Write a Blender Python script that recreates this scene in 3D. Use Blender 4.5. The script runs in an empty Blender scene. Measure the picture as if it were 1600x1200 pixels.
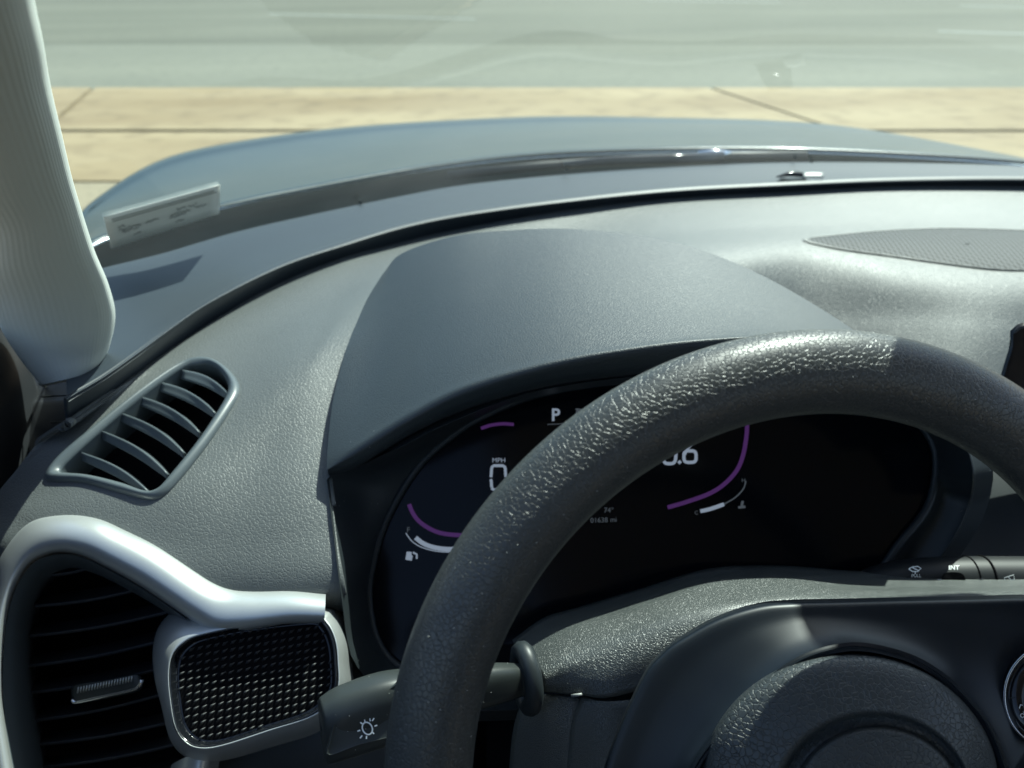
import bpy, math, random
import numpy as np
from mathutils import Vector, Matrix
from mathutils.bvhtree import BVHTree

# ------------------------------------------------------------------ camera, sky, sun, exposure
S = bpy.context.scene
CAM_H = 1.30                      # the phone is held at a seated driver's eye height
PITCH, YAW, F = math.radians(30), math.radians(9.5), 1200.0   # F in pixels of a 1600 x 1200 frame
ORIGIN = np.array([0.0, 0.0, CAM_H])
RIGHT = np.array([math.cos(YAW), -math.sin(YAW), 0.0])
FWD_H = np.array([math.sin(YAW), math.cos(YAW), 0.0])
UPV = np.array([0.0, 0.0, 1.0])
FWD = FWD_H * math.cos(PITCH) - UPV * math.sin(PITCH)
UP = FWD_H * math.sin(PITCH) + UPV * math.cos(PITCH)

cd = bpy.data.cameras.new('camera'); cam = bpy.data.objects.new('camera', cd)
S.collection.objects.link(cam); S.camera = cam
cam.location = ORIGIN
cam.rotation_euler = (math.radians(90) - PITCH, 0, -YAW)
cd.sensor_fit = 'HORIZONTAL'; cd.sensor_width = 36; cd.lens = 36 * F / 1600
cd.clip_start = 0.01; cd.clip_end = 2000
cd.dof.use_dof = True; cd.dof.focus_distance = 0.42; cd.dof.aperture_fstop = 8.5

SUN_EL, SUN_AZ = math.radians(52), math.radians(43)   # azimuth to the right of the car's nose (+Y)
w = bpy.data.worlds.new('World'); S.world = w; w.use_nodes = True
nt = w.node_tree; bg = nt.nodes['Background']
sky = nt.nodes.new('ShaderNodeTexSky'); sky.sky_type = 'NISHITA'; sky.sun_disc = False
sky.sun_elevation = SUN_EL; sky.sun_rotation = SUN_AZ
sky.dust_density = 1.5
nt.links.new(sky.outputs['Color'], bg.inputs['Color']); bg.inputs['Strength'].default_value = 0.105
sl = bpy.data.lights.new('sun', 'SUN'); sl.energy = 5.0; sl.angle = math.radians(0.53); sl.color = (1.0, 0.965, 0.89)
so = bpy.data.objects.new('sun', sl); S.collection.objects.link(so)
sd = Vector((math.sin(SUN_AZ) * math.cos(SUN_EL), math.cos(SUN_AZ) * math.cos(SUN_EL), math.sin(SUN_EL)))
so.rotation_euler = sd.to_track_quat('Z', 'Y').to_euler(); so.location = (3, 4, 8)
S.view_settings.view_transform = 'Standard'; S.view_settings.look = 'None'
S.view_settings.exposure = 1.12; S.view_settings.gamma = 1.0
S.render.engine = 'CYCLES'
S.cycles.max_bounces = 6; S.cycles.diffuse_bounces = 3; S.cycles.glossy_bounces = 3; S.cycles.transparent_max_bounces = 12

random.seed(4); rng = np.random.default_rng(7)
COL = S.collection

# ------------------------------------------------------------------ geometry helpers
def ray(x, y):
    return FWD + RIGHT * ((x - 800) / F) + UP * ((600 - y) / F)
def P(x, y, t):                      # the point seen at photo pixel (x, y), t metres deep
    return ORIGIN + ray(x, y) * t
def Pz(x, y, z):                     # the same on the level z metres below/above the lens
    r = ray(x, y); return ORIGIN + r * (z / r[2])
def VG(x, y, z=0.0):                 # ground frame: x right, y away from the lens
    return np.array([0, 0, z]) + RIGHT * x + FWD_H * y
def topx(p):
    d = np.asarray(p) - ORIGIN; t = d @ FWD
    return np.array([800 + F * (d @ RIGHT) / t, 600 - F * (d @ UP) / t])
def plane3(a, b, c):
    A, B, C = P(*a), P(*b), P(*c); n = np.cross(B - A, C - A); n /= np.linalg.norm(n)
    if n @ (ORIGIN - A) < 0: n = -n
    def f(x, y, h=0.0):
        r = ray(x, y); return ORIGIN + r * ((A - ORIGIN) @ n / (r @ n)) + n * h
    f.n = n
    return f
def cr(p, s, closed=False):          # Catmull-Rom through p (along axis 0), s samples per segment
    p = np.asarray(p, float); n = len(p)
    out = []
    for i in range(n if closed else n - 1):
        if closed: a, b, c, d = p[(i - 1) % n], p[i], p[(i + 1) % n], p[(i + 2) % n]
        else:
            b, c = p[i], p[i + 1]
            a = p[i - 1] if i else 2 * b - c
            d = p[i + 2] if i + 2 < n else 2 * c - b
        for k in range(s):
            t = k / s
            out.append(.5 * (2 * b + (c - a) * t + (2 * a - 5 * b + 4 * c - d) * t * t + (3 * b - a - 3 * c + d) * t ** 3))
    if not closed: out.append(p[-1])
    return np.array(out)
def resample(p, n, closed=True):     # even steps along a smooth line
    q = cr(p, 16, closed)
    if closed: q = np.vstack([q, q[:1]])
    L = np.r_[0, np.cumsum(np.linalg.norm(np.diff(q, axis=0), axis=1))]
    u = np.linspace(0, L[-1], n + 1)[:-1] if closed else np.linspace(0, L[-1], n)
    return np.stack([np.interp(u, L, q[:, k]) for k in range(q.shape[1])], 1)
def inside(poly, x, y):
    c = False; j = len(poly) - 1
    for i in range(len(poly)):
        (xi, yi), (xj, yj) = poly[i][:2], poly[j][:2]
        if (yi > y) != (yj > y) and x < (xj - xi) * (y - yi) / (yj - yi) + xi: c = not c
        j = i
    return c
def link(name, me, mat, parent=None):
    if mat: me.materials.append(MAT[mat])
    o = bpy.data.objects.new(name, me); COL.objects.link(o)
    if parent:
        o.parent = parent; o.matrix_parent_inverse = parent.matrix_basis.inverted()
    return o
def meshobj(name, v, f, mat, parent=None, smooth=True, uv=None, toward=None):
    me = bpy.data.meshes.new(name); v = np.asarray(v, float)
    me.from_pydata([tuple(q) for q in v], [], [tuple(int(k) for k in q) for q in f])
    if toward is not None:
        tot = 0.0
        for p in me.polygons: tot += p.normal.dot(Vector(toward) - p.center) * p.area
        if tot < 0: me.flip_normals()
    if smooth: me.polygons.foreach_set('use_smooth', [True] * len(me.polygons))
    if uv is not None:
        l = me.uv_layers.new(name='UVMap')
        for lp in me.loops: l.data[lp.index].uv = uv[lp.vertex_index]
    me.update()
    return link(name, me, mat, parent)
def grid_faces(R, C, cu=False, cv=False):
    f = []
    for r in range(R if cv else R - 1):
        for c in range(C if cu else C - 1):
            r2, c2 = (r + 1) % R, (c + 1) % C
            f.append((r * C + c, r * C + c2, r2 * C + c2, r2 * C + c))
    return f
def loft(name, rows, mat, parent=None, su=4, sv=4, cu=False, cv=False, holes=(), thick=0.0, px=True, lin=False, cap=False):
    """rows of points -> smooth sheet; px rows hold (x, y, depth), else world points"""
    A = np.array([[P(*q) if px else q for q in r] for r in rows], float)
    if su > 1: A = np.stack([cr(r, su, cu) for r in A])
    if sv > 1:
        if lin:
            B = []
            for i in range(len(A) - 1):
                for k in range(sv): B.append(A[i] + (A[i + 1] - A[i]) * k / sv)
            A = np.array(B + [A[-1]])
        else: A = cr(A, sv, cv)
    R, C = A.shape[:2]; V = A.reshape(-1, 3); fs = grid_faces(R, C, cu, cv)
    if cap and cu:
        fs.append(tuple(range(C))); fs.append(tuple((R - 1) * C + k for k in reversed(range(C))))
    if holes:
        q = np.array([topx(p) for p in V]); keep = []
        for f in fs:
            c = q[list(f)].mean(0)
            if not any(inside(h, c[0], c[1]) for h in holes): keep.append(f)
        fs = keep
    uv = [(c / max(C - 1, 1), r / max(R - 1, 1)) for r in range(R) for c in range(C)]
    o = meshobj(name, V, fs, mat, parent, uv=uv, toward=ORIGIN)
    if thick:
        m = o.modifiers.new('thickness', 'SOLIDIFY'); m.thickness = thick; m.offset = -1
    return o
def tube(name, pts, rad, mat, parent=None, seg=12, closed=False, squash=None):
    pts = np.asarray(pts, float); n = len(pts); rad = np.broadcast_to(np.asarray(rad, float), (n,))
    T = np.gradient(pts, axis=0) if not closed else (np.roll(pts, -1, 0) - np.roll(pts, 1, 0))
    V = []; up = None
    for i in range(n):
        t = T[i] / np.linalg.norm(T[i])
        if up is None:
            a = np.array([0, 0, 1.]) if abs(t[2]) < .9 else np.array([1., 0, 0])
            up = a - t * (a @ t)
        up = up - t * (up @ t); up /= np.linalg.norm(up); s = np.cross(t, up)
        for k in range(seg):
            g = 2 * math.pi * k / seg
            V.append(pts[i] + rad[i] * (math.cos(g) * up + math.sin(g) * s))
    fs = grid_faces(n, seg, True, closed)
    if not closed: fs += [tuple(range(seg))[::-1], tuple((n - 1) * seg + k for k in range(seg))]
    o = meshobj(name, V, fs, mat, parent)
    bm_fix(o); return o
def bm_fix(o):
    import bmesh
    b = bmesh.new(); b.from_mesh(o.data); bmesh.ops.recalc_face_normals(b, faces=b.faces); b.to_mesh(o.data); b.free()
def box(name, c, size, mat, parent=None, axes=None, bevel=0.0):
    ax = np.eye(3) if axes is None else np.array(axes, float)
    V = [np.array(c) + ax.T @ (np.array([i, j, k]) * np.array(size) / 2) for i in (-1, 1) for j in (-1, 1) for k in (-1, 1)]
    fs = [(0, 1, 3, 2), (4, 6, 7, 5), (0, 4, 5, 1), (2, 3, 7, 6), (0, 2, 6, 4), (1, 5, 7, 3)]
    o = meshobj(name, V, fs, mat, parent, smooth=False); bm_fix(o)
    if bevel:
        m = o.modifiers.new('bevel', 'BEVEL'); m.width = bevel; m.segments = 3
        o.data.polygons.foreach_set('use_smooth', [True] * 6)
    return o
def fill(name, loop3, mat, parent=None, smooth=False):
    c = np.mean(loop3, 0); V = np.vstack([loop3, c]); n = len(loop3)
    return meshobj(name, V, [(i, (i + 1) % n, n) for i in range(n)], mat, parent, smooth, toward=ORIGIN)
def strokes(name, lines, width, surf, mat, parent, h=0.0005):
    """flat printed lines: each a list of photo pixels laid on the surface surf"""
    V, fs = [], []
    for L in lines:
        wd = width
        if isinstance(L, tuple): L, wd = L
        L = np.array(L, float); n = len(L)
        if n < 2: continue
        T = np.gradient(L, axis=0); N = np.stack([-T[:, 1], T[:, 0]], 1); N /= np.linalg.norm(N, axis=1)[:, None] + 1e-9
        b = len(V)
        for i in range(n):
            for s in (-1, 1):
                q = L[i] + N[i] * s * wd / 2; V.append(surf(q[0], q[1], h))
        for i in range(n - 1): fs.append((b + 2 * i, b + 2 * i + 1, b + 2 * i + 3, b + 2 * i + 2))
    return meshobj(name, V, fs, mat, parent, False, toward=ORIGIN)
def text(name, s, x, y, size, surf, mat, parent, rot=0.0, sx=1.0, h=0.0005, bold=0.0):
    cu = bpy.data.curves.new('glyphs', 'FONT'); cu.body = s; cu.size = 1.0; cu.offset = bold; cu.resolution_u = 3
    o = bpy.data.objects.new('glyphs', cu); COL.objects.link(o)
    bpy.context.view_layer.update()
    m = o.to_mesh(); c, sn = math.cos(rot), math.sin(rot)
    V = [];
    for v in m.vertices:
        gx, gy = v.co.x * size * sx, -v.co.y * size
        V.append(surf(x + gx * c - gy * sn, y + gx * sn + gy * c, h))
    fs = [tuple(p.vertices) for p in m.polygons]
    o.to_mesh_clear(); bpy.data.objects.remove(o); bpy.data.curves.remove(cu)
    return meshobj(name, V, fs, mat, parent, False, toward=ORIGIN)
def arc(cx, cy, rx, ry, a0, a1, n=24):
    return [(cx + rx * math.cos(math.radians(a0 + (a1 - a0) * k / n)), cy + ry * math.sin(math.radians(a0 + (a1 - a0) * k / n))) for k in range(n + 1)]
def thing(name, loc, label, cat, group=None):
    o = bpy.data.objects.new(name, None); COL.objects.link(o); o.location = loc; o.empty_display_size = .05
    o['label'] = label; o['category'] = cat
    if group: o['group'] = group
    return o
def tag(o, label, cat, group=None):
    o['label'] = label; o['category'] = cat
    if group: o['group'] = group
def bvh(o):
    return BVHTree.FromPolygons([v.co for v in o.data.vertices], [p.vertices for p in o.data.polygons])
def on(tree):
    def f(x, y, h=0.0):
        r = Vector(ray(x, y)).normalized(); hit = tree.ray_cast(Vector(ORIGIN), r)
        if hit[0] is None:
            hit = tree.find_nearest(Vector(P(x, y, 1.0)))
        n = hit[1]
        if n.dot(r) > 0: n = -n
        return np.array(hit[0] + n * h)
    return f

# ------------------------------------------------------------------ materials
MAT = {}
def mat(name, col, rough=.5, metal=0.0, spec=.5, coat=0.0, emit=None, es=1.0, bump=None, vary=None, sheen=0.0):
    """bump: list of (kind, scale, strength, distance); vary: (scale, amount)"""
    m = bpy.data.materials.new(name); m.use_nodes = True; t = m.node_tree; b = t.nodes['Principled BSDF']
    b.inputs['Base Color'].default_value = (*col, 1); b.inputs['Roughness'].default_value = rough
    b.inputs['Metallic'].default_value = metal; b.inputs['Specular IOR Level'].default_value = spec
    b.inputs['Coat Weight'].default_value = coat; b.inputs['Coat Roughness'].default_value = .05
    b.inputs['Sheen Weight'].default_value = sheen
    if emit: b.inputs['Emission Color'].default_value = (*emit, 1); b.inputs['Emission Strength'].default_value = es
    tc = t.nodes.new('ShaderNodeTexCoord'); prev = None
    for kind, sc, st, dist in (bump or []):
        if kind in ('cell', 'crease'):
            x = t.nodes.new('ShaderNodeTexVoronoi'); x.feature = 'DISTANCE_TO_EDGE'; x.inputs['Scale'].default_value = sc
            nz = t.nodes.new('ShaderNodeTexNoise'); nz.inputs['Scale'].default_value = sc * .8; nz.inputs['Detail'].default_value = 2
            mx = t.nodes.new('ShaderNodeMixRGB'); mx.blend_type = 'LINEAR_LIGHT'; mx.inputs[0].default_value = .35 / sc
            t.links.new(tc.outputs['Object'], mx.inputs[1]); t.links.new(tc.outputs['Object'], nz.inputs['Vector'])
            t.links.new(nz.outputs['Color'], mx.inputs[2]); t.links.new(mx.outputs[0], x.inputs['Vector'])
            mr = t.nodes.new('ShaderNodeMapRange'); mr.interpolation_type = 'SMOOTHSTEP'
            mr.inputs['From Max'].default_value = .16 if kind == 'cell' else .11
            t.links.new(x.outputs['Distance'], mr.inputs['Value']); h = mr.outputs['Result']
        elif kind == 'noise':
            x = t.nodes.new('ShaderNodeTexNoise'); x.inputs['Scale'].default_value = sc; x.inputs['Detail'].default_value = 3
            t.links.new(tc.outputs['Object'], x.inputs['Vector']); h = x.outputs['Fac']
        elif kind == 'rib':
            x = t.nodes.new('ShaderNodeTexWave'); x.inputs['Scale'].default_value = sc; x.bands_direction = 'X'
            t.links.new(tc.outputs['UV'], x.inputs['Vector']); h = x.outputs['Fac']
        bp = t.nodes.new('ShaderNodeBump'); bp.inputs['Strength'].default_value = st; bp.inputs['Distance'].default_value = dist
        t.links.new(h, bp.inputs['Height'])
        if prev: t.links.new(prev.outputs['Normal'], bp.inputs['Normal'])
        prev = bp
    if prev: t.links.new(prev.outputs['Normal'], b.inputs['Normal'])
    if vary:
        nz = t.nodes.new('ShaderNodeTexNoise'); nz.inputs['Scale'].default_value = vary[0]; nz.inputs['Detail'].default_value = 6
        t.links.new(tc.outputs['Object'], nz.inputs['Vector'])
        hs = t.nodes.new('ShaderNodeMixRGB'); hs.inputs[1].default_value = (*[c * (1 - vary[1]) for c in col], 1)
        hs.inputs[2].default_value = (*[min(1, c * (1 + vary[1])) for c in col], 1)
        t.links.new(nz.outputs['Fac'], hs.inputs[0]); t.links.new(hs.outputs[0], b.inputs['Base Color'])
        mr = t.nodes.new('ShaderNodeMapRange'); mr.inputs['To Min'].default_value = max(.02, rough - .06); mr.inputs['To Max'].default_value = rough + .06
        t.links.new(nz.outputs['Fac'], mr.inputs['Value']); t.links.new(mr.outputs['Result'], b.inputs['Roughness'])
    MAT[name] = m; return m

mat('pad', (.074, .083, .083), .50, spec=.55, bump=[('cell', 420, .4, .0004)], vary=(9, .06), sheen=.05)
mat('hood_plastic', (.015, .023, .028), .47, spec=.6, bump=[('cell', 560, .3, .0003)], vary=(9, .08), sheen=.02)
mat('front_plastic', (.020, .029, .038), .50, spec=.45, bump=[('noise', 1500, .25, .0004)], vary=(7, .15), sheen=.02)
mat('satin_black', (.020, .026, .029), .46, spec=.45, bump=[('noise', 2600, .06, .0003)], vary=(20, .15))
mat('spoke_black', (.005, .009, .014), .44, spec=.38, vary=(12, .2))
mat('nub_black', (.014, .016, .018), .45, spec=.4)
mat('gloss_black', (.006, .007, .009), .12)
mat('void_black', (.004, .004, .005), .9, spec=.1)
mat('slat_black', (.032, .038, .044), .42)
mat('leather', (.027, .031, .031), .40, spec=.65, bump=[('noise', 900, .12, .0003), ('crease', 450, .75, .00020)], vary=(30, .15))
mat('airbag_leather', (.034, .041, .043), .44, spec=.55, bump=[('crease', 380, .9, .0003)], vary=(25, .12))
mat('shroud_plastic', (.052, .060, .058), .38, spec=.8, bump=[('cell', 800, .6, .0003)], vary=(20, .12))
mat('stalk_plastic', (.024, .029, .028), .40, bump=[('noise', 2500, .12, .0003)], vary=(30, .15))
mat('silver', (.52, .545, .535), .38, metal=.65, bump=[('noise', 3000, .04, .0002)], vary=(15, .05))
mat('vent_trim', (.075, .092, .10), .40, bump=[('noise', 2500, .06, .0003)], vary=(20, .1))
mat('chrome', (.75, .76, .78), .12, metal=1.0)
mat('pillar', (.44, .47, .44), .75, bump=[('rib', 10.0, .28, .0004)], vary=(10, .04))
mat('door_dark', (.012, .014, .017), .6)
mat('headliner', (.42, .42, .40), .85)
mat('seat_cloth', (.05, .05, .055), .8)
mat('rubber', (.012, .013, .014), .55)
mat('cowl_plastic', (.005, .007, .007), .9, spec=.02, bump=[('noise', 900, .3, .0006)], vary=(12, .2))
mat('frit', (.006, .008, .009), .6, spec=.15)
mat('paper', (.62, .64, .60), .7)
mat('ink', (.22, .23, .22), .7)
mat('white_print', (.80, .83, .82), .5)
mat('paint', (.018, .034, .040), .32, metal=.0, spec=.2, coat=.06, vary=(3, .1))
mat('screen', (.002, .003, .005), .15, spec=.2)
mat('glow_white', (.02, .02, .02), .5, emit=(.55, .68, .86), es=.17)
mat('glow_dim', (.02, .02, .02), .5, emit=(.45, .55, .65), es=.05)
mat('glow_purple', (.02, .01, .03), .5, emit=(.25, .07, .42), es=.085)
mat('lane_paint', (.22, .24, .215), .8, vary=(6, .35))
mat('mirror_glass', (.8, .8, .8), .02, metal=1.0)
mat('sensor_white', (.26, .27, .26), .4)
mat('joint', (.17, .145, .095), .9)

def ground_mat(name, c1, c2, c3, s1, s2, rough=.9, bs=.4, st=.35):
    m = bpy.data.materials.new(name); m.use_nodes = True; t = m.node_tree; b = t.nodes['Principled BSDF']
    tc = t.nodes.new('ShaderNodeTexCoord')
    mp = t.nodes.new('ShaderNodeMapping'); mp.inputs['Rotation'].default_value = (0, 0, YAW); mp.inputs['Scale'].default_value = (st, 1, 1)
    t.links.new(tc.outputs['Object'], mp.inputs['Vector'])
    n1 = t.nodes.new('ShaderNodeTexNoise'); n1.inputs['Scale'].default_value = s1; n1.inputs['Detail'].default_value = 5
    n2 = t.nodes.new('ShaderNodeTexNoise'); n2.inputs['Scale'].default_value = s2; n2.inputs['Detail'].default_value = 8
    t.links.new(mp.outputs[0], n1.inputs['Vector']); t.links.new(tc.outputs['Object'], n2.inputs['Vector'])
    r = t.nodes.new('ShaderNodeValToRGB'); r.color_ramp.elements[0].position = .32; r.color_ramp.elements[1].position = .68
    r.color_ramp.elements[0].color = (*c1, 1); r.color_ramp.elements[1].color = (*c2, 1)
    t.links.new(n1.outputs['Fac'], r.inputs[0])
    mx = t.nodes.new('ShaderNodeMixRGB'); mx.inputs[2].default_value = (*c3, 1)
    q = t.nodes.new('ShaderNodeMapRange'); q.inputs['From Min'].default_value = .5; q.inputs['From Max'].default_value = .75; q.inputs['To Max'].default_value = .6
    t.links.new(n2.outputs['Fac'], q.inputs['Value']); t.links.new(q.outputs[0], mx.inputs[0]); t.links.new(r.outputs[0], mx.inputs[1])
    t.links.new(mx.outputs[0], b.inputs['Base Color']); b.inputs['Roughness'].default_value = rough
    bp = t.nodes.new('ShaderNodeBump'); bp.inputs['Strength'].default_value = bs; bp.inputs['Distance'].default_value = .004
    t.links.new(n2.outputs['Fac'], bp.inputs['Height']); t.links.new(bp.outputs[0], b.inputs['Normal'])
    MAT[name] = m
ground_mat('asphalt_edge', (.115, .120, .092), (.155, .158, .12), (.095, .10, .076), .55, 9, st=.16)
ground_mat('asphalt', (.082, .086, .062), (.114, .117, .086), (.068, .071, .052), .55, 9, st=.16)
ground_mat('concrete', (.185, .132, .066), (.325, .262, .155), (.12, .084, .044), .6, 4, st=.3)
ground_mat('lot', (.20, .17, .115), (.29, .25, .165), (.14, .12, .08), .6, 20)

def glass_mat():
    m = bpy.data.materials.new('windscreen_glass'); m.use_nodes = True; t = m.node_tree; t.nodes.clear()
    o = t.nodes.new('ShaderNodeOutputMaterial'); tr = t.nodes.new('ShaderNodeBsdfTransparent'); tr.inputs[0].default_value = (.765, .895, .86, 1)
    gl = t.nodes.new('ShaderNodeBsdfGlossy'); gl.inputs['Roughness'].default_value = .015; gl.inputs[0].default_value = (1, 1, 1, 1)
    fr = t.nodes.new('ShaderNodeFresnel'); fr.inputs['IOR'].default_value = 1.42
    df = t.nodes.new('ShaderNodeBsdfTranslucent'); df.inputs[0].default_value = (.85, .9, .86, 1)   # dust film
    tc = t.nodes.new('ShaderNodeTexCoord'); nz = t.nodes.new('ShaderNodeTexNoise'); nz.inputs['Scale'].default_value = 7; nz.inputs['Detail'].default_value = 5
    t.links.new(tc.outputs['Object'], nz.inputs['Vector'])
    mr = t.nodes.new('ShaderNodeMapRange'); mr.inputs['From Min'].default_value = .35; mr.inputs['From Max'].default_value = .75
    mr.inputs['To Min'].default_value = .002; mr.inputs['To Max'].default_value = .012
    t.links.new(nz.outputs['Fac'], mr.inputs['Value'])
    a = t.nodes.new('ShaderNodeMixShader'); b = t.nodes.new('ShaderNodeMixShader')
    t.links.new(mr.outputs[0], a.inputs[0]); t.links.new(tr.outputs[0], a.inputs[1]); t.links.new(df.outputs[0], a.inputs[2])
    t.links.new(fr.outputs[0], b.inputs[0]); t.links.new(a.outputs[0], b.inputs[1]); t.links.new(gl.outputs[0], b.inputs[2])
    t.links.new(b.outputs[0], o.inputs[0]); MAT['glass'] = m
glass_mat()
def mesh_mat():
    m = bpy.data.materials.new('grille_mesh'); m.use_nodes = True; t = m.node_tree; b = t.nodes['Principled BSDF']
    tc = t.nodes.new('ShaderNodeTexCoord'); vo = t.nodes.new('ShaderNodeTexVoronoi'); vo.inputs['Scale'].default_value = 200; vo.inputs['Randomness'].default_value = 0; vo.voronoi_dimensions = '2D'
    mp = t.nodes.new('ShaderNodeMapping'); mp.inputs['Scale'].default_value = (1, .5, 1); mp.inputs['Rotation'].default_value = (0, 0, .5)
    t.links.new(tc.outputs['Object'], mp.inputs['Vector']); t.links.new(mp.outputs[0], vo.inputs['Vector'])
    r = t.nodes.new('ShaderNodeValToRGB'); r.color_ramp.elements[0].position = .36; r.color_ramp.elements[1].position = .44
    r.color_ramp.elements[0].color = (.008, .009, .01, 1); r.color_ramp.elements[1].color = (.085, .092, .097, 1)
    t.links.new(vo.outputs['Distance'], r.inputs[0]); t.links.new(r.outputs[0], b.inputs['Base Color']); b.inputs['Roughness'].default_value = .65; b.inputs['Specular IOR Level'].default_value = .25
    bp = t.nodes.new('ShaderNodeBump'); bp.inputs['Strength'].default_value = .6; bp.inputs['Distance'].default_value = .001
    t.links.new(r.outputs[0], bp.inputs['Height']); t.links.new(bp.outputs[0], b.inputs['Normal']); MAT['grille'] = m
mesh_mat()

# ------------------------------------------------------------------ street outside
def sheet(name, x0, x1, y0, y1, z, m, parent=None, skew=0.0, depth=0.0):
    c = [(x0, y0), (x1, y0), (x1, y1), (x0, y1)]
    top = [VG(x + skew * (y - 8.35), y, z) for x, y in c]
    if depth:
        V = top + [p - np.array([0, 0, depth]) for p in top]
        return meshobj(name, V, [(0, 1, 2, 3), (7, 6, 5, 4), (0, 4, 5, 1), (1, 5, 6, 2), (2, 6, 7, 3), (3, 7, 4, 0)], m, parent, False)
    return meshobj(name, top, [(0, 1, 2, 3)], m, parent, False)
g = sheet('ground', -900, 900, -900, 900, -.06, 'lot'); g['kind'] = 'structure'
lot = sheet('parking_lot', -60, 60, -30, 4.75, 0.0, 'lot', depth=.05); lot['kind'] = 'structure'
rd = sheet('road', -300, 300, 8.36, 60, -.03, 'asphalt'); rd['kind'] = 'structure'
sh = sheet('road_shoulder', -300, 300, 8.36, 12.3, -.026, 'asphalt_edge'); sh['kind'] = 'structure'
# dashed lane lines drawn as thin sheets on the asphalt
zr = -.03 - CAM_H
def dash(a, b, wpx):
    A, B = Pz(*a, zr), Pz(*b, zr); d = (B - A) / np.linalg.norm(B - A); n = np.array([-d[1], d[0], 0]) * wpx
    V = [A - n, B - n, B + n, A + n]; V = [v + np.array([0, 0, .004]) for v in V]
    return meshobj('lane_dash', V, [(0, 1, 2, 3)], 'lane_paint', rd, False)
for a, b in (((420, 22), (742, 30)), ((1465, 49), (1760, 58)), ((-650, -4), (-330, 3))): dash(a, b, .09)
for a, b in (((1008, 0), (1220, 4)), ((1500, 9), (1720, 14))): dash(a, b, .10)
sw = sheet('sidewalk', -60, 60, 4.75, 8.35, -.05, 'joint'); sw['kind'] = 'structure'
K = -.28
for (x0, x1) in ((-22, -10.6), (-10.55, -4.32), (-4.27, 2.00), (2.05, 8.3), (8.35, 20)):
    sheet('slab', x0, x1, 6.32, 8.34, -.004, 'concrete', sw, K, .05)
    sheet('slab', x0, x1, 6.05, 6.26, -.012, 'concrete', sw, K, .05)
    sheet('slab', x0, x1, 4.78, 5.98, 0.004, 'concrete', sw, K, .05)

# ------------------------------------------------------------------ the car's own body: bonnet, roof, doors
car = thing('car_body', (.5, .6, 0), 'grey blue car body whose curved bonnet shows through the windscreen', 'car')
HX = [(60, 470), (110, 415), (165, 374), (340, 327), (500, 294), (672, 264), (844, 245), (1050, 237), (1222, 237), (1394, 244), (1600, 259), (1800, 290)]
rear_t = [.80, .85, .92, 1.02, 1.12, 1.22, 1.28, 1.30, 1.31, 1.30, 1.28, 1.24]
r0 = [(x, y + 4, t + .002) for (x, y), t in zip(HX, rear_t)]
r1 = [(x, y, t) for (x, y), t in zip(HX, rear_t)]
r1b = [(x, y - 5, t + .01) for (x, y), t in zip(HX, rear_t)]
front = [(105, 400), (118, 365), (150, 317), (267, 250), (433, 217), (603, 199), (844, 187), (1050, 189), (1222, 194), (1360, 208), (1600, 252), (1760, 290)]
front_t = [.95, 1.05, 1.2, 1.45, 1.62, 1.75, 1.84, 1.86, 1.85, 1.8, 1.65, 1.5]
def mix(A, B, k, dt=0.0): return [(a[0] + (b[0] - a[0]) * k, a[1] + (b[1] - a[1]) * k, a[2] + (b[2] - a[2]) * k + dt) for a, b in zip(A, B)]
fr = [(x, y, t) for (x, y), t in zip(front, front_t)]
fr2 = [(x, y + 3, t + .10) for (x, y), t in zip(front, front_t)]
fr3 = [(x + (x - 900) * .02, y + 60, t + .12) for (x, y), t in zip(front, front_t)]
loft('bonnet', [r0, r1, r1b, mix(r1b, fr, .25, .02), mix(r1b, fr, .55, .03), mix(r1b, fr, .85, .02), fr, fr2, fr3], 'paint', car, 6, 5, thick=.004)
mat('edge_highlight', (.55, .62, .66), .3, metal=.8)  # pale metal for a tube added as the bright highlight on the bonnet's rear edge
tube('bonnet_highlight', [P(x, y + 1, t - .004) for x, y, t in resample([(x, y, t * 400) for (x, y), t in zip(HX, rear_t)], 90, False) * np.array([1, 1, 1 / 400])], .0028, 'edge_highlight', car, 8)
# windscreen base: dark cowl between bonnet and glass
low_px = [(60, 470), (157, 430), (340, 384), (500, 338), (672, 304), (844, 281), (1050, 266), (1222, 259), (1394, 259), (1600, 266), (1800, 286)]
line_px = [(60, 420), (137, 387), (340, 328), (500, 295), (672, 266), (844, 247), (1050, 240), (1222, 240), (1394, 247), (1600, 261), (1800, 290)]
ct = [.84, .86, .95, 1.06, 1.16, 1.24, 1.26, 1.26, 1.24, 1.18, 1.12]
K0 = [(x, y + 8, t - .02) for (x, y), t in zip(low_px, ct)]; K1 = [(x, y + 2, t + .03) for (x, y), t in zip(line_px, ct)]
KM = [((a[0] + b[0]) / 2, (a[1] + b[1]) / 2, (a[2] + b[2]) / 2 + .01) for a, b in zip(K0, K1)]
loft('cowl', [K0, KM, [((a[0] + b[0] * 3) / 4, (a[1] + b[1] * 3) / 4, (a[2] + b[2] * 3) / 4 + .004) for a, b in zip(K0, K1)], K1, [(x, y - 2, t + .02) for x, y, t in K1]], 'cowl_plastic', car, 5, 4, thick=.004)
box('roof', (.5, -.75, 1.56), (1.16, 1.96, .06), 'headliner', car, bevel=.02)
box('door', (-.335, -.25, .70), (.07, 1.75, .72), 'door_dark', car, bevel=.015)
box('door', (1.335, -.25, .70), (.07, 1.75, .72), 'door_dark', car, bevel=.015)
box('floor', (.5, -.3, .36), (1.62, 2.9, .06), 'door_dark', car)
box('rear_panel', (.5, -1.75, .85), (1.5, .06, .96), 'door_dark', car)
box('fender', (-.30, 1.25, .45), (.12, .9, .6), 'paint', car, bevel=.05)
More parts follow.
